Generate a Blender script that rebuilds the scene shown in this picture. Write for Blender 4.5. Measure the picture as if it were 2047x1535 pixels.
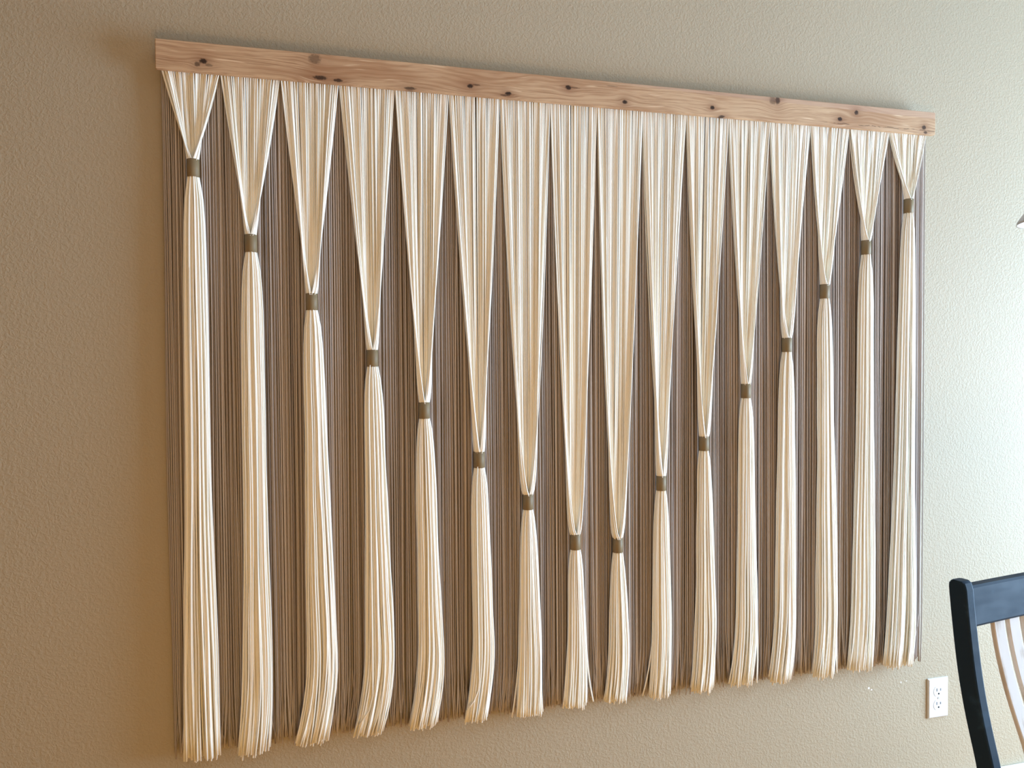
import bpy, bmesh, math, random
import numpy as np
from mathutils import Matrix, Vector

random.seed(7)
RNG = np.random.default_rng(11)
scene = bpy.context.scene
COL = scene.collection
for o in list(bpy.data.objects):
    bpy.data.objects.remove(o, do_unlink=True)

# ------------------------------------------------------------------ camera
FOCAL_PX = 1540.0
cam_data = bpy.data.cameras.new('camera')
cam_data.sensor_fit = 'HORIZONTAL'
cam_data.sensor_width = 36.0
cam_data.lens = FOCAL_PX / 2047.0 * 36.0
cam_data.clip_start = 0.02
cam = bpy.data.objects.new('camera', cam_data)
COL.objects.link(cam)
CAM_R = ((0.9656, -0.25996, -0.00673), (0.01302, 0.02249, 0.99966), (0.25972, 0.96536, -0.0251))
r_, u_, f_ = (Vector(v).normalized() for v in CAM_R)
m = Matrix(((r_.x, u_.x, -f_.x), (r_.y, u_.y, -f_.y), (r_.z, u_.z, -f_.z)))
cam.matrix_world = Matrix.Translation((0.29169, -1.79564, 1.32591)) @ m.to_4x4()
scene.camera = cam

# ------------------------------------------------------------------ light and exposure
X_LEFT, X_RIGHT, Y_REAR, Z_TOP = -2.6, 3.7, -4.4, 2.75      # the room
WIN_Y0, WIN_Y1, WIN_Z0, WIN_Z1 = -1.75, -0.25, 0.04, 1.95  # the window opening in the right wall

world = bpy.data.worlds.new('world')
scene.world = world
world.use_nodes = True
bg = world.node_tree.nodes['Background']
bg.inputs['Color'].default_value = (0.62, 0.78, 1.0, 1)
bg.inputs['Strength'].default_value = 1.0


def area_light(name, loc, direction, sx, sy, energy, color):
    d = bpy.data.lights.new(name, 'AREA')
    d.shape = 'RECTANGLE'
    d.size, d.size_y = sx, sy
    d.energy = energy
    d.color = color
    o = bpy.data.objects.new(name, d)
    o.location = loc
    o.rotation_euler = Vector(direction).to_track_quat('-Z', 'Y').to_euler()
    COL.objects.link(o)
    return o


# daylight entering by the window beside the hanging
area_light('window_daylight', (X_RIGHT + 0.02, (WIN_Y0 + WIN_Y1) / 2, (WIN_Z0 + WIN_Z1) / 2), (-1, 0, 0),
           WIN_Y1 - WIN_Y0 - 0.04, WIN_Z1 - WIN_Z0 - 0.04, 132.0, (0.49, 0.725, 1.0))
# added warm fill from an unseen point light, low behind the camera
fill_data = bpy.data.lights.new('warm_fill_light', 'POINT')
fill_data.energy = 33.0
fill_data.color = (1.0, 0.60, 0.17)
fill_data.shadow_soft_size = 0.35
fill_obj = bpy.data.objects.new('warm_fill_light', fill_data)
fill_obj.location = (0.5, -2.2, 0.2)
COL.objects.link(fill_obj)

scene.view_settings.view_transform = 'Standard'
scene.view_settings.look = 'None'
scene.view_settings.gamma = 1.0
scene.view_settings.use_curve_mapping = False
scene.view_settings.exposure = 0.66


scene.cycles.max_bounces = 8
scene.cycles.diffuse_bounces = 7
scene.cycles.glossy_bounces = 2
scene.cycles.transmission_bounces = 3
scene.cycles.caustics_reflective = False
scene.cycles.caustics_refractive = False


# ------------------------------------------------------------------ helpers
def lin(r, g, b):
    def c(v):
        v /= 255.0
        return v / 12.92 if v <= 0.04045 else ((v + 0.055) / 1.055) ** 2.4
    return (c(r), c(g), c(b), 1.0)


class NT:
    """small wrapper around a material's node tree"""
    def __init__(self, name):
        self.mat = bpy.data.materials.new(name)
        self.mat.use_nodes = True
        self.t = self.mat.node_tree
        self.b = self.t.nodes['Principled BSDF']

    def n(self, kind, **kw):
        nd = self.t.nodes.new(kind)
        for k, v in kw.items():
            setattr(nd, k, v)
        return nd

    def put(self, sock, v):
        if hasattr(v, 'links') or isinstance(v, bpy.types.NodeSocket):
            self.t.links.new(v, sock)
        else:
            sock.default_value = v

    def math(self, op, a, b=0.0, c=0.0, clamp=False):
        nd = self.n('ShaderNodeMath', operation=op, use_clamp=clamp)
        for i, v in enumerate((a, b, c)):
            self.put(nd.inputs[i], v)
        return nd.outputs[0]

    def xyz(self, x, y, z):
        nd = self.n('ShaderNodeCombineXYZ')
        for i, v in enumerate((x, y, z)):
            self.put(nd.inputs[i], v)
        return nd.outputs[0]

    def noise(self, vec, scale=1.0, detail=2.0, rough=0.5, dist=0.0, out=0):
        nd = self.n('ShaderNodeTexNoise')
        self.put(nd.inputs['Vector'], vec)
        nd.inputs['Scale'].default_value = scale
        nd.inputs['Detail'].default_value = detail
        nd.inputs['Roughness'].default_value = rough
        nd.inputs['Distortion'].default_value = dist
        return nd.outputs[out]

    def mix(self, fac, a, b, mode='MIX'):
        nd = self.n('ShaderNodeMix', data_type='RGBA', blend_type=mode)
        self.put(nd.inputs[0], fac)
        self.put(nd.inputs[6], a)
        self.put(nd.inputs[7], b)
        return nd.outputs[2]

    def step(self, v, lo, hi, to0=0.0, to1=1.0):
        nd = self.n('ShaderNodeMapRange', interpolation_type='SMOOTHSTEP')
        self.put(nd.inputs[0], v)
        nd.inputs[1].default_value, nd.inputs[2].default_value = lo, hi
        nd.inputs[3].default_value, nd.inputs[4].default_value = to0, to1
        return nd.outputs[0]

    def coords(self):
        c = self.n('ShaderNodeTexCoord').outputs['Object']
        s = self.n('ShaderNodeSeparateXYZ')
        self.t.links.new(c, s.inputs[0])
        return c, s.outputs[0], s.outputs[1], s.outputs[2]

    def bump(self, h, strength, distance):
        nd = self.n('ShaderNodeBump')
        nd.inputs['Strength'].default_value = strength
        nd.inputs['Distance'].default_value = distance
        self.put(nd.inputs['Height'], h)
        self.t.links.new(nd.outputs[0], self.b.inputs['Normal'])

    def done(self, color, rough=0.6, spec=0.5, **kw):
        self.put(self.b.inputs['Base Color'], color)
        self.put(self.b.inputs['Roughness'], rough)
        self.b.inputs['Specular IOR Level'].default_value = spec
        for k, v in kw.items():
            self.b.inputs[k].default_value = v
        return self.mat


def mat_wall(name, rgb, chips=()):
    k = NT(name)
    c, x, y, z = k.coords()
    a = k.noise(c, 150.0, 2.0, 0.5, 0.7)
    b = k.noise(c, 60.0, 2.0, 0.5, 0.4)
    h = k.math('ADD', k.step(a, 0.38, 0.66), k.math('MULTIPLY', b, 0.6))
    k.bump(h, 0.30, 0.0016)
    tone = k.mix(k.noise(c, 1.3, 3.0), lin(*[v - 3 for v in rgb]), lin(*[v + 3 for v in rgb]))
    for px, pz, pr in chips:      # specks of bare white plaster
        d = k.math('ADD', k.math('POWER', k.math('SUBTRACT', x, px), 2.0), k.math('POWER', k.math('SUBTRACT', z, pz), 2.0))
        d = k.math('ADD', k.math('SQRT', d), k.math('MULTIPLY', k.math('SUBTRACT', a, 0.5), 0.006))
        tone = k.mix(k.step(d, pr, pr * 0.7), tone, lin(240, 240, 238))
    return k.done(tone, 0.62, 0.28)


def mat_plain(name, rgb, rough=0.5, spec=0.5, grain=0.0, scale=40.0, **kw):
    k = NT(name)
    c, x, y, z = k.coords()
    n = k.noise(c, scale, 3.0)
    dark = lin(*[max(0, v * (1 - 0.09)) for v in rgb])
    col = k.mix(n, dark, lin(*rgb))
    if grain:
        k.bump(k.noise(c, scale * 6, 3.0), grain, 0.0005)
    return k.done(col, rough, spec, **kw)


def mat_yarn(name, dark, light):
    k = NT(name)
    at = k.n('ShaderNodeAttribute', attribute_name='tint')
    c, x, y, z = k.coords()
    col = k.mix(at.outputs['Fac'], lin(*dark), lin(*light))
    return k.done(col, 0.95, 0.06)


KNOTS = [  # x along the board, height above its lower edge, half width, half height, strength
    (0.0934, 0.0225, 0.0065, 0.0040, 1.0), (0.0815, 0.0150, 0.0045, 0.0040, 0.7), (0.105, 0.0150, 0.0060, 0.0025, 0.5),
    (0.3218, 0.0490, 0.0110, 0.0085, 0.55), (0.3329, 0.0090, 0.0120, 0.0035, 0.9), (0.3714, 0.0066, 0.0080, 0.0028, 0.9),
    (0.5302, 0.0030, 0.0110, 0.0025, 0.8), (0.6686, 0.0201, 0.0062, 0.0036, 1.0), (0.683, 0.0240, 0.0075, 0.0016, 0.6),
    (0.7592, 0.0108, 0.0062, 0.0034, 1.0), (0.751, 0.0060, 0.0100, 0.0016, 0.7),
    (0.9073, 0.0372, 0.0058, 0.0042, 1.0), (0.921, 0.0380, 0.0120, 0.0012, 0.6),
    (1.0525, 0.0147, 0.0052, 0.0038, 1.0), (1.2897, 0.0203, 0.0050, 0.0038, 1.0), (1.3178, 0.0006, 0.0070, 0.0018, 0.9),
    (1.463, 0.0520, 0.0085, 0.0075, 0.55), (1.4765, 0.0535, 0.0060, 0.0075, 0.85),
    (1.6646, 0.0200, 0.0055, 0.0042, 1.0), (1.7158, 0.0410, 0.0050, 0.0045, 0.95), (1.933, 0.0172, 0.0055, 0.0046, 0.9),
    (1.938, 0.0041, 0.0050, 0.0028, 0.8), (1.02, 0.050, 0.012, 0.0012, 0.4),
]


def mat_board():
    k = NT('stained_pine')
    c, x, y, z = k.coords()
    wob = k.noise(k.xyz(k.math('MULTIPLY', x, 4.5), k.math('MULTIPLY', y, 3.0), k.math('MULTIPLY', z, 14.0)), 1.0, 2.0, 0.5)
    field = k.math('ADD', z, k.math('MULTIPLY', k.math('SUBTRACT', wob, 0.5), 0.030))
    edge_n = k.noise(c, 260.0, 2.0, 0.6)
    knot_dark, halo = None, None
    for kx, kz, rx, rz, s in KNOTS:
        rx, rz = rx * 1.35, rz * 1.45
        dx = k.math('DIVIDE', k.math('SUBTRACT', x, kx), rx)
        dz = k.math('DIVIDE', k.math('SUBTRACT', z, kz), rz)
        d2 = k.math('ADD', k.math('MULTIPLY', dx, dx), k.math('MULTIPLY', dz, dz))
        d2n = k.math('ADD', d2, k.math('MULTIPLY', k.math('SUBTRACT', edge_n, 0.5), 1.5))
        core = k.math('MULTIPLY', k.step(d2n, 1.25, 0.25), s)
        ring = k.math('MULTIPLY', k.math('EXPONENT', k.math('MULTIPLY', d2, -0.16)), s)
        knot_dark = core if knot_dark is None else k.math('MAXIMUM', knot_dark, core)
        halo = ring if halo is None else k.math('MAXIMUM', halo, ring)
        # the grain parts around the knot
        pull = k.math('MULTIPLY', k.math('EXPONENT', k.math('MULTIPLY', k.math('ADD',
                      k.math('MULTIPLY', k.math('MULTIPLY', dx, dx), 0.09), k.math('MULTIPLY', k.math('MULTIPLY', dz, dz), 0.16)), -1.0)),
                      k.math('MULTIPLY', k.math('SUBTRACT', z, kz), -0.75 * s))
        field = k.math('ADD', field, pull)
    rings = k.math('SINE', k.math('ADD', k.math('MULTIPLY', field, 2 * math.pi / 0.0110), k.math('MULTIPLY', wob, 16.0)))
    rings = k.step(rings, -0.9, 1.0)
    fine = k.noise(k.xyz(k.math('MULTIPLY', x, 12.0), k.math('MULTIPLY', y, 200.0), k.math('MULTIPLY', field, 620.0)), 1.0, 3.0, 0.6)
    broad = k.noise(k.xyz(k.math('MULTIPLY', x, 5.0), 0.3, k.math('MULTIPLY', z, 22.0)), 1.0, 3.0, 0.5)
    col = k.mix(k.math('MULTIPLY', rings, k.step(broad, 0.35, 0.65, 0.15, 0.8)), lin(200, 168, 134), lin(174, 138, 104))
    col = k.mix(k.math('MULTIPLY', k.step(fine, 0.46, 0.70), 0.75), col, lin(148, 110, 78))
    col = k.mix(k.math('MULTIPLY', k.step(broad, 0.42, 0.72), 0.6), col, lin(162, 121, 88))
    # pale glints on the figured grain, painted into the colour, and a greyer heartwood strip along the upper right
    flame_glint = k.noise(k.xyz(k.math('MULTIPLY', x, 11.0), 2.0, k.math('MULTIPLY', field, 240.0)), 1.0, 1.0, 0.4)
    col = k.mix(k.math('MULTIPLY', k.step(flame_glint, 0.66, 0.74), 0.55), col, lin(240, 214, 180))
    strip = k.step(k.math('ADD', k.math('SUBTRACT', z, 0.057), k.math('MULTIPLY', k.math('SUBTRACT', x, 1.0), 0.0145)), -0.0006, 0.0006)
    strip = k.math('MULTIPLY', strip, k.step(x, 0.95, 1.15))
    col = k.mix(k.math('MULTIPLY', strip, 0.55), col, lin(184, 152, 130))
    # split running near the lower edge towards the right end
    cn = k.noise(k.xyz(k.math('MULTIPLY', x, 26.0), 1.0, 0.5), 1.0, 3.0, 0.6)
    off = k.math('ABSOLUTE', k.math('SUBTRACT', z, k.math('ADD', 0.0035, k.math('MULTIPLY', cn, 0.011))))
    crack = k.math('MULTIPLY', k.step(off, 0.0014, 0.0003), k.math('MULTIPLY', k.step(x, 1.58, 1.66), k.step(k.noise(c, 70.0, 2.0), 0.42, 0.56)))
    col = k.mix(k.math('MULTIPLY', halo, 0.55), col, lin(128, 84, 56))
    col = k.mix(k.math('MULTIPLY', k.math('MAXIMUM', knot_dark, k.math('MULTIPLY', crack, 0.7)), 0.96), col, lin(44, 28, 18))
    k.bump(k.math('ADD', k.math('MULTIPLY', fine, 0.6), k.math('MULTIPLY', crack, -1.0)), 0.25, 0.0006)
    return k.done(col, 0.6, 0.25)


def mat_worn_paint(name, base, wear, gx=6.0, gy=30.0, gz=90.0):
    k = NT(name)
    c, x, y, z = k.coords()
    n = k.noise(k.xyz(k.math('MULTIPLY', x, gx), k.math('MULTIPLY', y, gy), k.math('MULTIPLY', z, gz)), 1.0, 3.0)
    n2 = k.noise(c, 22.0, 3.0)
    col = k.mix(k.step(k.math('MULTIPLY', n, n2), 0.28, 0.42), lin(*base), lin(*wear))
    k.bump(n, 0.12, 0.0006)
    return k.done(col, k.step(n, 0.3, 0.7, 0.46, 0.58), 0.10)


def mat_floor():
    k = NT('oak_floor')
    c, x, y, z = k.coords()
    g = k.noise(k.xyz(k.math('MULTIPLY', x, 2.0), k.math('MULTIPLY', y, 26.0), z), 1.0, 4.0, 0.6)
    return k.done(k.mix(g, lin(176, 122, 70), lin(214, 162, 100)), 0.4, 0.4)


def mat_frosted():
    k = NT('frosted_glass')
    c, x, y, z = k.coords()
    col = k.mix(k.noise(c, 30.0, 2.0), lin(206, 210, 214), lin(216, 219, 222))
    return k.done(col, 0.28, 0.5, **{'Transmission Weight': 0.25, 'Subsurface Weight': 0.0})


def mat_pane():
    k = NT('window_glass')
    for nd in list(k.t.nodes):
        k.t.nodes.remove(nd)
    out = k.n('ShaderNodeOutputMaterial')
    tr = k.n('ShaderNodeBsdfTransparent')
    gl = k.n('ShaderNodeBsdfGlossy')
    gl.inputs['Roughness'].default_value = 0.02
    mx = k.n('ShaderNodeMixShader')
    mx.inputs[0].default_value = 0.06
    k.t.links.new(tr.outputs[0], mx.inputs[1])
    k.t.links.new(gl.outputs[0], mx.inputs[2])
    k.t.links.new(mx.outputs[0], out.inputs[0])
    return k.mat


CHIPS = ((1.7993, 0.4183, 0.0036), (1.8076, 0.4117, 0.0026), (1.9063, 0.4215, 0.0018), (1.9249, 0.4237, 0.0015))
M_WALL = mat_wall('tan_wall_paint', (175, 162, 138))
M_WALL_BACK = mat_wall('tan_wall_paint_chipped', (175, 162, 138), CHIPS)
M_CEIL = mat_wall('ceiling_paint', (226, 226, 224))
M_FLOOR = mat_floor()
M_TRIM = mat_plain('white_trim_paint', (238, 238, 236), 0.4, 0.5)
M_BOARD = mat_board()
M_CLEAT = mat_plain('raw_pine', (190, 155, 118), 0.7, 0.2)
M_CREAM = mat_yarn('cream_cotton_yarn', (237, 232, 217), (253, 251, 242))
M_BROWN = mat_yarn('taupe_cotton_yarn', (148, 137, 130), (214, 205, 199))
M_CUFF = mat_plain('olive_taupe_band', (136, 118, 86), 0.55, 0.35, 0.1, 60)
M_PLASTIC = mat_plain('white_plastic', (226, 228, 230), 0.3, 0.5)
M_SLOT = mat_plain('slot_grey', (128, 130, 134), 0.6, 0.2)
M_HOLE = mat_plain('ground_black', (22, 22, 24), 0.6, 0.2)
M_STEEL = mat_plain('screw_steel', (205, 206, 206), 0.35, 0.5)
M_NAVY = mat_worn_paint('navy_blue_paint', (26, 42, 58), (36, 56, 74), 10.0, 24.0, 30.0)
M_WASH = mat_worn_paint('whitewashed_wood', (206, 202, 197), (186, 178, 168), 90.0, 40.0, 5.0)
M_GLASS = mat_frosted()
M_NICKEL = mat_plain('brushed_nickel', (170, 168, 162), 0.35, 0.5, Metallic=1.0)
M_PANE = mat_pane()


def link(name, me, mat, parent=None):
    o = bpy.data.objects.new(name, me)
    COL.objects.link(o)
    if mat is not None and not me.materials:
        me.materials.append(mat)
    if parent is not None:
        o.parent = parent
    return o


def from_bm(name, bm, mat, parent=None, smooth=False):
    bmesh.ops.recalc_face_normals(bm, faces=bm.faces)
    me = bpy.data.meshes.new(name)
    bm.to_mesh(me)
    bm.free()
    if smooth:
        for p in me.polygons:
            p.use_smooth = True
    return link(name, me, mat, parent)


def box_bm(x0, x1, y0, y1, z0, z1, bevel=0.0, seg=2):
    bm = bmesh.new()
    bmesh.ops.create_cube(bm, size=1.0)
    for v in bm.verts:
        v.co = Vector(((x0 + x1) / 2 + v.co.x * (x1 - x0), (y0 + y1) / 2 + v.co.y * (y1 - y0), (z0 + z1) / 2 + v.co.z * (z1 - z0)))
    if bevel:
        bmesh.ops.bevel(bm, geom=list(bm.edges), offset=bevel, segments=seg, affect='EDGES', profile=0.5)
    return bm


def box(name, x0, x1, y0, y1, z0, z1, mat, parent=None, bevel=0.0, seg=2):
    return from_bm(name, box_bm(x0, x1, y0, y1, z0, z1, bevel, seg), mat, parent, False)


def lathe(name, prof, mat, parent=None, n=32, loc=(0, 0, 0), smooth=True, closed=False):
    bm = bmesh.new()
    rings = []
    for r, z in prof:
        if r < 1e-6:
            rings.append([bm.verts.new((loc[0], loc[1], loc[2] + z))])
        else:
            rings.append([bm.verts.new((loc[0] + r * math.cos(2 * math.pi * i / n), loc[1] + r * math.sin(2 * math.pi * i / n), loc[2] + z)) for i in range(n)])
    pairs = list(zip(rings, rings[1:])) + ([(rings[-1], rings[0])] if closed else [])
    for a, b in pairs:
        for i in range(n):
            j = (i + 1) % n
            if len(a) == 1 and len(b) == 1:
                continue
            if len(a) == 1:
                bm.faces.new((a[0], b[i], b[j]))
            elif len(b) == 1:
                bm.faces.new((a[i], a[j], b[0]))
            else:
                bm.faces.new((a[i], a[j], b[j], b[i]))
    return from_bm(name, bm, mat, parent, smooth)


def tag(o, label=None, cat=None, group=None, kind=None):
    for k, v in (('label', label), ('category', cat), ('group', group), ('kind', kind)):
        if v:
            o[k] = v
    return o


def empty(name, loc, rz=0.0):
    o = bpy.data.objects.new(name, None)
    o.empty_display_size = 0.1
    o.location = loc
    o.rotation_euler = (0, 0, rz)
    COL.objects.link(o)
    return o


def strands(name, P, rad, tint, mat, parent, sides=6, along=None):
    """P: (n, m, 3) centre lines -> one mesh of n round cords with capped lower ends."""
    P = np.asarray(P, float)
    n, mm, _ = P.shape
    T = np.empty_like(P)
    T[:, 1:-1] = P[:, 2:] - P[:, :-2]
    T[:, 0] = P[:, 1] - P[:, 0]
    T[:, -1] = P[:, -1] - P[:, -2]
    T /= np.linalg.norm(T, axis=2, keepdims=True)
    A = np.cross(T, np.array([0.0, 1.0, 0.0]))
    A /= np.linalg.norm(A, axis=2, keepdims=True)
    B = np.cross(T, A)
    ang = np.arange(sides) * 2 * math.pi / sides
    rad = np.asarray(rad, float).reshape(-1, 1, 1, 1) * (np.ones(mm) if along is None else np.asarray(along)).reshape(1, -1, 1, 1)
    V = P[:, :, None, :] + rad * (np.cos(ang)[None, None, :, None] * A[:, :, None, :] + np.sin(ang)[None, None, :, None] * B[:, :, None, :])
    V = V.reshape(-1, 3)
    base = (np.arange(n)[:, None, None] * mm + np.arange(mm - 1)[None, :, None]) * sides
    i = np.arange(sides)[None, None, :]
    j = (i + 1) % sides
    Q = np.stack([base + i, base + j, base + sides + j, base + sides + i], -1).reshape(-1, 4)
    caps = ((np.arange(n) * mm + mm - 1)[:, None] * sides + np.arange(sides)[None, :])
    loops = np.concatenate([Q.ravel(), caps.ravel()]).astype(np.int32)
    starts = np.concatenate([np.arange(len(Q)) * 4, len(Q) * 4 + np.arange(n) * sides]).astype(np.int32)
    me = bpy.data.meshes.new(name)
    me.vertices.add(len(V))
    me.vertices.foreach_set('co', V.astype(np.float32).ravel())
    me.loops.add(len(loops))
    me.loops.foreach_set('vertex_index', loops)
    me.polygons.add(len(starts))
    me.polygons.foreach_set('loop_start', starts)
    me.polygons.foreach_set('use_smooth', np.concatenate([np.ones(len(Q), bool), np.zeros(n, bool)]))
    me.update(calc_edges=True)
    me.validate()
    at = me.attributes.new('tint', 'FLOAT', 'POINT')
    at.data.foreach_set('value', np.repeat(np.asarray(tint, np.float32), mm * sides))
    o = link(name, me, mat, parent)
    o['kind'] = 'stuff'
    return o


# ------------------------------------------------------------------ the room
def struct(o):
    o['kind'] = 'structure'
    return o


def slab_with_hole(name, mat):
    """the right wall, x = X_RIGHT .. +0.14, with the window opening"""
    bm = bmesh.new()
    ys = [Y_REAR, WIN_Y0, WIN_Y1, 0.14]
    zs = [0.0, WIN_Z0, WIN_Z1, Z_TOP]
    G = {}
    for s, x in enumerate((X_RIGHT, X_RIGHT + 0.14)):
        for a, yy in enumerate(ys):
            for b, zz in enumerate(zs):
                G[s, a, b] = bm.verts.new((x, yy, zz))
    for s in (0, 1):
        for a in range(3):
            for b in range(3):
                if (a, b) != (1, 1):
                    bm.faces.new([G[s, a, b], G[s, a + 1, b], G[s, a + 1, b + 1], G[s, a, b + 1]])
    ring = [(1, 1), (2, 1), (2, 2), (1, 2)]
    for p, q in zip(ring, ring[1:] + ring[:1]):
        bm.faces.new([G[0, *p], G[0, *q], G[1, *q], G[1, *p]])
    out = [(a, 0) for a in range(4)] + [(3, b) for b in range(1, 4)] + [(a, 3) for a in (2, 1, 0)] + [(0, b) for b in (2, 1)]
    for p, q in zip(out, out[1:] + out[:1]):
        bm.faces.new([G[0, *p], G[0, *q], G[1, *q], G[1, *p]])
    return struct(from_bm(name, bm, mat))


struct(box('wall_back', X_LEFT - 0.14, X_RIGHT, 0.0, 0.14, 0.0, Z_TOP, M_WALL_BACK))
slab_with_hole('wall_right', M_WALL)
struct(box('wall_left', X_LEFT - 0.14, X_LEFT, Y_REAR, 0.0, 0.0, Z_TOP, M_WALL))
struct(box('wall_rear', X_LEFT - 0.14, X_RIGHT + 0.14, Y_REAR - 0.14, Y_REAR, 0.0, Z_TOP, M_WALL))
struct(box('floor', X_LEFT - 0.14, X_RIGHT + 0.14, Y_REAR - 0.14, 0.14, -0.1, 0.0, M_FLOOR))
struct(box('ceiling', X_LEFT - 0.14, X_RIGHT + 0.14, Y_REAR - 0.14, 0.14, Z_TOP, Z_TOP + 0.1, M_CEIL))
struct(box('baseboard_back', X_LEFT, X_RIGHT, -0.013, 0.0, 0.0, 0.132, M_TRIM, bevel=0.004))
struct(box('baseboard_right', X_RIGHT - 0.013, X_RIGHT, Y_REAR, -0.013, 0.0, 0.132, M_TRIM, bevel=0.004))

win = struct(empty('window_1', (X_RIGHT + 0.07, (WIN_Y0 + WIN_Y1) / 2, WIN_Z0)))
wy, wz, fw = (WIN_Y1 - WIN_Y0) / 2, WIN_Z1 - WIN_Z0, 0.045
for nm, a in (('window_jamb', (-wy, -wy + fw, 0, wz)), ('window_jamb', (wy - fw, wy, 0, wz)), ('window_stile', (-0.02, 0.02, fw, wz - fw)),
              ('window_rail', (-wy + fw, wy - fw, 0, fw)), ('window_rail', (-wy + fw, wy - fw, wz - fw, wz))):
    box(nm, -0.03, 0.03, a[0], a[1], a[2], a[3], M_TRIM, win, 0.003)
for a in ((-wy + fw, -0.02), (0.02, wy - fw)):
    box('window_pane', -0.004, 0.004, a[0], a[1], fw, wz - fw, M_PANE, win)

# ------------------------------------------------------------------ the yarn wall hanging
W, BH, ZT = 1.971, 0.0611, 2.0091
ZB = ZT - BH                                   # lower edge of the board
Y_FRONT = -0.042
hang = tag(empty('wall_hanging', (0, 0, ZB)), 'large yarn wall hanging with cream tassels over taupe fringe on a knotty wooden board', 'wall hanging')

bm = box_bm(0, W, Y_FRONT, -0.0275, 0, BH, 0.0016, 2)
bd = from_bm('wooden_board', bm, M_BOARD, hang)
bd['label'] = 'light stained pine board with dark knots'
box('mounting_strip', 0.02, W - 0.02, -0.0275, 0.0, 0.010, BH - 0.006, M_CLEAT, hang)

# taupe fringe behind: two loose layers of cords from end to end


def fringe():
    zz = np.concatenate([np.linspace(0, 0.80, 14), np.linspace(0.80, 1.0, 10)[1:]])
    rows = []
    tint, rad = [], []
    for pitch, y, jit in ((0.0050, -0.0155, 0.0011), (0.0036, -0.0105, 0.0009), (0.0034, -0.0062, 0.0009)):
        xs = np.arange(0.0085, W - 0.0105, pitch)
        xs = xs + RNG.normal(0, jit, len(xs))
        xs = np.clip(xs, 0.007, W - 0.009)
        # cords gather in loose clumps lower down
        for x in xs:
            L = (ZB + 0.008) - (0.492 + RNG.normal(0, 0.006))
            a1, a2 = RNG.normal(0, 0.0016, 2)
            k1, k2 = RNG.uniform(2, 5), RNG.uniform(7, 12)
            p1, p2 = RNG.uniform(0, 6.28, 2)
            amp = np.minimum(zz * 6, 1)
            dx = amp * (a1 * np.sin(k1 * zz + p1) + 0.35 * a2 * np.sin(k2 * zz + p2)) + 0.0022 * zz * math.sin(x * 61.0) + 0.0015 * zz * math.sin(x * 143.0)
            tipt = np.clip((zz - 0.90) / 0.10, 0, 1)
            sweep = -0.005 * (0.4 + math.sin(x * 17.0 + 1.0)) * min(1, x / 0.15) + RNG.normal(0, 0.0045)
            if RNG.random() < 0.03:
                sweep += RNG.normal(0, 0.014)
            dx = dx + sweep * tipt ** 1.8
            yy = y + RNG.normal(0, 0.0012) + 0.0006 * np.sin(k1 * 1.7 * zz + p2)
            yy = np.minimum(yy, -0.0025)
            rows.append(np.stack([x + dx, yy * np.ones_like(zz), 0.008 - L * zz], 1))
            tint.append(np.clip(RNG.normal(0.5, 0.26), 0, 1))
            rad.append(RNG.uniform(0.00140, 0.00172))
    o = strands('backing_fringe', np.array(rows), np.array(rad), tint, M_BROWN, hang, 5)
    o['label'] = 'taupe brown yarn fringe hanging behind the cream tassels'


fringe()

BANDS = [  # centre x, top z, bottom z of each band
    (0.0690, 1.7651, 1.7270), (0.1830, 1.6107, 1.5720), (0.3087, 1.4860, 1.4487), (0.4399, 1.3616, 1.3233),
    (0.5564, 1.2411, 1.2032), (0.6847, 1.1227, 1.0845), (0.8034, 1.0168, 0.9795), (0.9229, 0.9133, 0.8750),
    (1.0339, 0.8976, 0.8604), (1.1514, 1.0457, 1.0081), (1.2709, 1.1410, 1.1038), (1.3910, 1.2727, 1.2354),
    (1.5117, 1.3913, 1.3540), (1.6265, 1.5329, 1.4950), (1.7557, 1.6533, 1.6148), (1.8920, 1.7708, 1.7318)]
TAILS = [  # left x, right x, z of the cut ends, sideways sweep of the tips
    (0.0289, 0.1072, 0.482, 0.002), (0.1411, 0.2086, 0.481, -0.012), (0.2628, 0.3449, 0.484, -0.026), (0.3892, 0.4699, 0.487, -0.030),
    (0.5123, 0.5879, 0.487, -0.024), (0.6473, 0.7076, 0.489, -0.022), (0.7678, 0.8378, 0.484, -0.008), (0.8900, 0.9547, 0.490, -0.006),
    (0.9967, 1.0633, 0.492, -0.014), (1.1147, 1.1793, 0.488, -0.010), (1.2338, 1.3020, 0.488, -0.014), (1.3452, 1.4183, 0.492, -0.018),
    (1.4599, 1.5322, 0.489, -0.016), (1.5919, 1.6668, 0.486, -0.014), (1.7015, 1.7897, 0.490, -0.010), (1.8157, 1.9216, 0.488, -0.012)]
TOPS = [0.0070, 0.1247, 0.2485, 0.3731, 0.4975, 0.6212, 0.7430, 0.8672, 0.9873, 1.1074, 1.2270, 1.3462, 1.4664, 1.5880, 1.7085, 1.8350, 1.9565]
R_BAND = 0.0126
Y_BAND = -0.0330


BULGE = [0.12, 0.15, 0.2, 0.2, 0.3, 0.3, 0.55, 0.6, 0.6, 0.35, 0.4, 0.35, 0.4, 0.3, 0.2, 0.12]
FAN_B = [0.88, 0.85, 0.82, 0.82, 0.80, 0.82, 0.64, 0.60, 0.60, 0.84, 0.76, 0.80, 0.78, 0.80, 0.85, 0.90]


def fan_profile(t, b):
    return (1 - np.clip(t, 0, 1) ** 1.04) ** b


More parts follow.
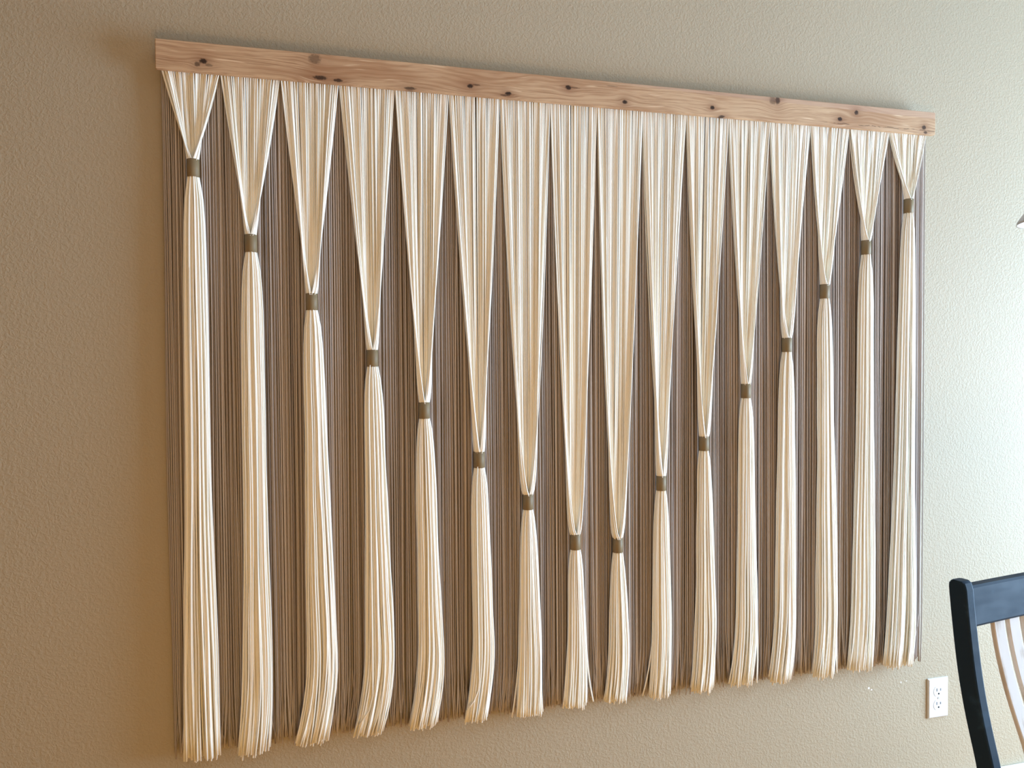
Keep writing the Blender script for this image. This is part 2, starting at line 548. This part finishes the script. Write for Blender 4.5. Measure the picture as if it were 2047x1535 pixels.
def make_panel(i):
    bx, bz1, bz0 = BANDS[i]
    x0, x1 = TOPS[i] + 0.0012, TOPS[i + 1] - 0.0012
    xc, hw = (x0 + x1) / 2, (x1 - x0) / 2
    ztop = 0.010
    zbt = bz1 - ZB
    Lf = ztop - zbt
    m1 = 24
    t = 1 - (1 - np.linspace(0, 1, m1)) ** 1.35
    g = fan_profile(t, FAN_B[i])
    rows, tint, rad = [], [], []
    for layer, (n, y0, rr) in enumerate(((40, -0.0255, 1.0), (36, -0.0212, 0.55))):
        s_list = np.linspace(-1, 1, n)
        # cords bunch into soft ridges across the panel
        ph = RNG.uniform(0, 6.28, 3)
        for s in s_list:
            s2 = s
            if abs(s) < 0.97:
                s2 = s + RNG.normal(0, 0.35 / n) + (1 - s * s) * 0.020 * (math.sin(13 * s + ph[0]) + math.sin(27 * s + ph[1]))
            phi = math.pi * math.copysign(min(abs(s2), 1.0) ** 0.86, s2)
            Re = (R_BAND - 0.0012) * rr * (1 - 0.10 * RNG.random())
            Rc = Re * (0.94 + BULGE[i] * (1 - np.exp(-(1 - t) * Lf / 0.022)))
            xe = Rc * math.sin(phi)
            ye = Y_BAND + Re * math.cos(phi)
            ridge = 0.0026 * math.sin(13 * s + ph[0] + 1.2) + 0.0016 * math.sin(31 * s + ph[2]) + RNG.normal(0, 0.0019)
            mid = g * (1 - g) * 4
            x = xc + (bx - xc) * t + g * s2 * hw + (1 - g) * xe + mid * RNG.normal(0, 0.0007)
            # outer cords fold forward over the middle ones as the panel gathers
            y = y0 + (ye - y0) * (1 - g) ** 1.9 + mid * (0.75 * ridge - 0.0012 * (s2 * s2 - 0.35)) + 0.0016 * (np.minimum(t * 8, 1)) * g * math.sin(13 * s + ph[0])
            y = np.minimum(y + RNG.normal(0, 0.0004), -0.0180)
            z = ztop + (zbt - 0.004 - ztop) * t
            rows.append(np.stack([x, y, z], 1))
            tint.append(np.clip(RNG.normal(0.6, 0.25), 0, 1))
            rad.append(RNG.uniform(0.00142, 0.00164))
    panel = strands('yarn_panel', np.array(rows), np.array(rad), tint, M_CREAM, hang, 6)

    # the band around the gathered cords
    h = bz1 - bz0
    cz = bz0 - ZB
    prof = [(R_BAND - 0.0012, 0.0), (R_BAND, 0.0006), (R_BAND + 0.0001, h / 2), (R_BAND, h - 0.0006), (R_BAND - 0.0012, h), (R_BAND - 0.0016, h - 0.002), (R_BAND - 0.0016, 0.002)]
    b = lathe('tassel_band', prof, M_CUFF, panel, 36, (bx, Y_BAND, cz), closed=True)
    b['label'] = 'olive taupe band around the gathered yarn'

    # the loose tail below the band
    tl, tr, tz, sw = TAILS[i]
    Lt = (bz0 + 0.004) - tz
    n = 92
    m2 = 26
    t = np.linspace(0, 1, m2)
    d = t * Lt
    hb = (tr - tl) / 2
    xb = (tl + tr) / 2
    sweep_len = min(0.20, 0.45 * Lt)
    tip = np.clip((d - (Lt - sweep_len)) / sweep_len, 0, 1)
    hm = 0.0185 + 0.0035 * min(1, Lt / 0.9)
    grow = 1 - np.exp(-d / 0.045)
    half = 0.0108 + (hm - 0.0108) * grow + (hb * 0.96 - hm) * t ** 1.7
    deep = 0.0108 + 0.0012 * grow + 0.002 * t
    cx = bx + (xb - sw * 0.75 - bx) * t
    yc = Y_BAND + (0.0006 * grow) - 0.001 * t
    rows, tint, rad = [], [], []
    ga = math.pi * (3 - math.sqrt(5))
    flow = RNG.uniform(0, 6.28, 2)
    for q in range(n):
        rr = math.sqrt((q + 0.6) / n)
        a = q * ga + RNG.normal(0, 0.12)
        ux, uy = rr * math.cos(a), rr * math.sin(a)
        # towards the tips the cords spread more evenly from side to side
        ux_end = math.copysign(abs(ux) ** 0.80, ux) + RNG.normal(0, 0.025)
        e = t ** 1.4
        k1, k2 = 4.2, 11.0
        p1, p2 = flow[0] + 2.2 * ux + RNG.normal(0, 0.5), flow[1] + 4.0 * ux + RNG.normal(0, 1.0)
        a1, a2 = 0.0013 + RNG.normal(0, 0.0005), RNG.normal(0, 0.0004)
        wav = np.minimum(d / 0.12, 1) * (a1 * np.sin(k1 * d * 2.2 + p1) * (0.3 + t) + a2 * np.sin(k2 * d * 2.5 + p2))
        sj = sw * (1 + 0.25 * ux + RNG.normal(0, 0.12)) + RNG.normal(0, 0.0018)
        if abs(ux) > 0.7 and RNG.random() < 0.10:
            sj += math.copysign(RNG.uniform(0.004, 0.016), ux)
        x = cx + half * (ux * (1 - e) + ux_end * e) + wav + sj * tip ** 2
        y = yc + deep * uy * np.ones_like(t) - 0.0012 * np.sin(k1 * d + p2) * t
        if RNG.random() < 0.25:
            y = y - 0.006 * tip ** 2 * RNG.random()
        y = np.minimum(y, -0.0185)
        lz = Lt + RNG.normal(0, 0.0042) - 0.004 * abs(ux)
        z = (bz0 + 0.004 - ZB) - t * lz
        rows.append(np.stack([x, y, z], 1))
        tint.append(np.clip(RNG.normal(0.62, 0.22), 0, 1))
        rad.append(RNG.uniform(0.00176, 0.00200))
    # one or two stray cords that kick sideways
    if i in (3, 5):
        kick = -0.032
        st = rows[7].copy()
        st[:, 0] = cx - half * 0.55 + kick * np.clip((d - (Lt - 0.07)) / 0.07, 0, 1) ** 2.2
        st[:, 1] = yc - deep
        st[:, 2] = (bz0 + 0.004 - ZB) - t * (Lt - 0.028)
        rows.append(st)
        tint.append(0.7)
        rad.append(0.0017)
    tail = strands('tassel_tail', np.array(rows), np.array(rad), tint, M_CREAM, panel, 6, 0.74 + 0.26 * np.minimum(d / 0.16, 1))


for i in range(16):
    make_panel(i)

# ------------------------------------------------------------------ wall outlet
OX, OZ = 2.0303, 0.365
ot = tag(empty('wall_outlet', (OX, 0, OZ)), 'white rectangular duplex power outlet on the wall beside the chair', 'outlet')
bm = bmesh.new()
lay = [(0.0350, 0.0570, 0.0), (0.0350, 0.0570, -0.0022), (0.0335, 0.0555, -0.0046), (0.0312, 0.0532, -0.0060)]
ring_prev = None
for hx, hz, yy in lay:
    ring = [bm.verts.new((sx * hx, yy, sz * hz)) for sx, sz in ((-1, -1), (1, -1), (1, 1), (-1, 1))]
    if ring_prev:
        for a in range(4):
            bm.faces.new((ring_prev[a], ring_prev[(a + 1) % 4], ring[(a + 1) % 4], ring[a]))
    else:
        bm.faces.new(ring)
    ring_prev = ring
bm.faces.new(ring_prev)
from_bm('cover_plate', bm, M_PLASTIC, ot)


def prism_y(name, pts, y0, y1, mat, parent, cx=0, cz=0):
    bm = bmesh.new()
    a = [bm.verts.new((cx + x, y0, cz + z)) for x, z in pts]
    b = [bm.verts.new((cx + x, y1, cz + z)) for x, z in pts]
    bm.faces.new(a)
    bm.faces.new(b)
    for q in range(len(pts)):
        w = (q + 1) % len(pts)
        bm.faces.new((a[q], a[w], b[w], b[q]))
    return from_bm(name, bm, mat, parent)


def receptacle_outline():
    pts = []
    R = 0.0172
    for q in range(40):
        a = 2 * math.pi * q / 40
        pts.append((R * math.cos(a), max(-0.0140, min(0.0140, R * math.sin(a)))))
    return pts


for sz in (1, -1):
    cz = sz * 0.0195
    rc = prism_y('receptacle_face', receptacle_outline(), -0.0050, -0.0066, M_PLASTIC, ot, 0, cz)
    for sx, hh in ((-0.0064, 0.0042), (0.0064, 0.0034)):
        prism_y('plug_slot', [(-0.0016, -hh), (0.0016, -hh), (0.0016, hh), (-0.0016, hh)], -0.0060, -0.0068, M_SLOT, rc, sx, cz + 0.0045)
    pts = [(0.0026 * math.cos(a), 0.0026 * math.sin(a)) for a in np.linspace(0, 2 * math.pi, 17)[:-1]]
    prism_y('ground_hole', pts, -0.0060, -0.0068, M_HOLE, rc, 0, cz - 0.0068)
pts = [(0.0030 * math.cos(a), 0.0030 * math.sin(a)) for a in np.linspace(0, 2 * math.pi, 21)[:-1]]
prism_y('cover_screw', pts, -0.0052, -0.0070, M_STEEL, ot)

# ------------------------------------------------------------------ dining chair (its back towards the wall)
ch = tag(empty('dining_chair', (1.4296, -0.6823, 0), math.radians(8.5)), 'navy blue painted wooden dining chair with whitewashed back slats near the outlet', 'chair')
CW = 0.462
PZ = [0.0, 0.12, 0.28, 0.40, 0.46, 0.52, 0.60, 0.62, 0.665, 0.7175, 0.774, 0.837, 0.895, 0.930]
PF = [0.030, 0.004, -0.036, -0.064, -0.0735, -0.0715, -0.0595, -0.0544, -0.0410, -0.0286, -0.0179, -0.0098, -0.0027, 0.0]


def front_n(z):
    return float(np.interp(z, PZ, PF))


def smooth_curve(zs, fn):
    v = np.array([fn(z) for z in zs])
    for _ in range(3):
        v[1:-1] = (v[:-2] + 2 * v[1:-1] + v[2:]) / 4
    return v


def sweep_rect(name, zs, nf, depth, d0, d1, mat, parent, bevel=0.003, top_round=0.0):
    """a bar of rectangular section rising along z whose front follows nf; section has small chamfers"""
    bm = bmesh.new()
    prev = None
    for q, z in enumerate(zs):
        b = bevel
        dd = depth if not callable(depth) else depth(z)
        f, k = nf[q], nf[q] + dd
        a0, a1 = (d0[q], d1[q]) if hasattr(d0, '__len__') else (d0, d1)
        sec = [(a0 + b, f), (a1 - b, f), (a1 - b * 0.3, f + b * 0.3), (a1, f + b), (a1, k - b), (a1 - b, k), (a0 + b, k), (a0, k - b), (a0, f + b), (a0 + b * 0.3, f + b * 0.3)]
        ring = [bm.verts.new((x, y, z)) for x, y in sec]
        if prev:
            for w in range(len(sec)):
                e = (w + 1) % len(sec)
                bm.faces.new((prev[w], prev[e], ring[e], ring[w]))
        else:
            bm.faces.new(ring)
        prev = ring
    bm.faces.new(prev)
    o = from_bm(name, bm, mat, parent)
    for p in o.data.polygons:
        p.use_smooth = True
    o.data.set_sharp_from_angle(angle=math.radians(14))
    return o


zs = list(np.linspace(0, 0.915, 44))
nf = smooth_curve(zs, front_n)
top = [(0.922, 0.0012), (0.9270, 0.0035), (0.9300, 0.0080)]
for d0 in (0.0, CW - 0.0225):
    zz = zs + [z for z, _ in top]
    nn = list(nf) + [front_n(0.925) + e for _, e in top]

    def dep(z):
        base = 0.0355 if z > 0.5 else 0.0355 + (0.5 - z) * 0.01
        return base - (0.0024 if z > 0.9215 else 0) - (0.0060 if z > 0.926 else 0) - (0.0090 if z > 0.9295 else 0)
    sweep_rect('back_post', zz, nn, dep, d0, d0 + 0.0225, M_NAVY, ch, 0.0035)


def rail(name, z0, z1, off, thick, mat, bow=0.004):
    bm = bmesh.new()
    prev = None
    for q in range(13):
        u = q / 12
        d = 0.0205 + u * (CW - 0.041)
        bw = bow * math.sin(math.pi * u)
        c = 0.004
        sec = []
        for z, e in ((z0, c * 0.6), (z0 + c, 0), ((z0 + z1) / 2, 0), (z1 - c, 0), (z1, c * 0.8)):
            sec.append((front_n(z) + off + bw + e, z))
        for z, e in ((z1, c * 0.8), (z1 - c, 0), ((z0 + z1) / 2, 0), (z0 + c, 0), (z0, c * 0.6)):
            sec.append((front_n(z) + off + bw + thick - e, z))
        ring = [bm.verts.new((d, y, z)) for y, z in sec]
        if prev:
            for w in range(len(sec)):
                e = (w + 1) % len(sec)
                bm.faces.new((prev[w], prev[e], ring[e], ring[w]))
        else:
            bm.faces.new(ring)
        prev = ring
    bm.faces.new(prev)
    return from_bm(name, bm, mat, ch)


rail('top_rail', 0.8465, 0.9190, 0.006, 0.021, M_NAVY)
rail('lower_back_rail', 0.520, 0.560, 0.006, 0.020, M_NAVY)
SZ = [0.53, 0.60, 0.629, 0.661, 0.706, 0.749, 0.792, 0.827, 0.849, 0.87]
SB = [-0.0660, -0.0560, -0.0490, -0.0360, -0.0190, -0.0050, 0.0060, 0.0130, 0.0160, 0.018]
zs = list(np.linspace(0.535, 0.856, 28))
sb = smooth_curve(zs, lambda z: float(np.interp(z, SZ, SB)))
n_slat = 8
for q in range(n_slat):
    d0 = 0.0890 + q * 0.0414 - 0.002
    o = sweep_rect('back_slat', zs, sb - 0.0095, 0.0095, d0, d0 + 0.0305, M_WASH, ch, 0.0022)

# seat, front legs, aprons, stretchers
bm = bmesh.new()
outline = [(0.028, -0.062), (CW - 0.028, -0.062), (CW + 0.004, -0.12), (CW + 0.016, -0.44), (CW - 0.012, -0.488), (CW / 2, -0.502), (0.012, -0.488), (-0.016, -0.44), (-0.004, -0.12)]
lo = [bm.verts.new((x, y, 0.436)) for x, y in outline]
hi = [bm.verts.new((x, y, 0.466)) for x, y in outline]
bm.faces.new(lo)
bm.faces.new(hi)
for q in range(len(outline)):
    w = (q + 1) % len(outline)
    bm.faces.new((lo[q], lo[w], hi[w], hi[q]))
bmesh.ops.bevel(bm, geom=[e for e in bm.edges if abs(e.verts[0].co.z - e.verts[1].co.z) < 1e-6], offset=0.006, segments=2, affect='EDGES')
from_bm('seat', bm, M_WASH, ch)
for d0 in (0.008, CW - 0.046):
    zs2 = list(np.linspace(0, 0.436, 10))
    a0 = [d0 + 0.006 * (1 - z / 0.436) for z in zs2]
    a1 = [d0 + 0.038 - 0.006 * (1 - z / 0.436) for z in zs2]
    sweep_rect('front_leg', zs2, [-0.470] * 10, 0.038, a0, a1, M_NAVY, ch, 0.004)
box('seat_apron', 0.040, CW - 0.040, -0.462, -0.444, 0.378, 0.436, M_NAVY, ch, 0.002)
for d0 in (0.012, CW - 0.030):
    box('seat_apron', d0, d0 + 0.018, -0.440, -0.058, 0.378, 0.436, M_NAVY, ch, 0.002)
    box('stretcher', d0, d0 + 0.018, -0.440, -0.006, 0.150, 0.178, M_NAVY, ch, 0.003)
box('stretcher', 0.030, CW - 0.030, -0.240, -0.218, 0.152, 0.176, M_NAVY, ch, 0.003)

# ------------------------------------------------------------------ hanging lamp at the right
lamp = tag(empty('pendant_lamp', (1.548, -0.772, 1.562)), 'pendant lamp with a flared white glass shade above the chair', 'lamp')
prof = [(0.0750, 0.0), (0.0735, 0.006), (0.0640, 0.020), (0.0520, 0.036), (0.0430, 0.056), (0.0370, 0.080), (0.0320, 0.100), (0.0240, 0.112),
        (0.0215, 0.110), (0.0290, 0.098), (0.0340, 0.079), (0.0400, 0.055), (0.0490, 0.034), (0.0610, 0.018), (0.0705, 0.005), (0.0728, 0.0005)]
lathe('lamp_shade', prof, M_GLASS, lamp, 48, closed=True)
lathe('lamp_socket', [(0.0, 0.100), (0.020, 0.100), (0.026, 0.112), (0.026, 0.150), (0.018, 0.168), (0.0, 0.168)], M_NICKEL, lamp, 28)
lathe('lamp_rod', [(0.0, 0.165), (0.006, 0.165), (0.006, Z_TOP - 1.562 - 0.02), (0.0, Z_TOP - 1.562 - 0.02)], M_NICKEL, lamp, 16)
lathe('ceiling_canopy', [(0.0, Z_TOP - 1.562 - 0.030), (0.030, Z_TOP - 1.562 - 0.028), (0.060, Z_TOP - 1.562 - 0.010), (0.062, Z_TOP - 1.562), (0.0, Z_TOP - 1.562)], M_NICKEL, lamp, 32)
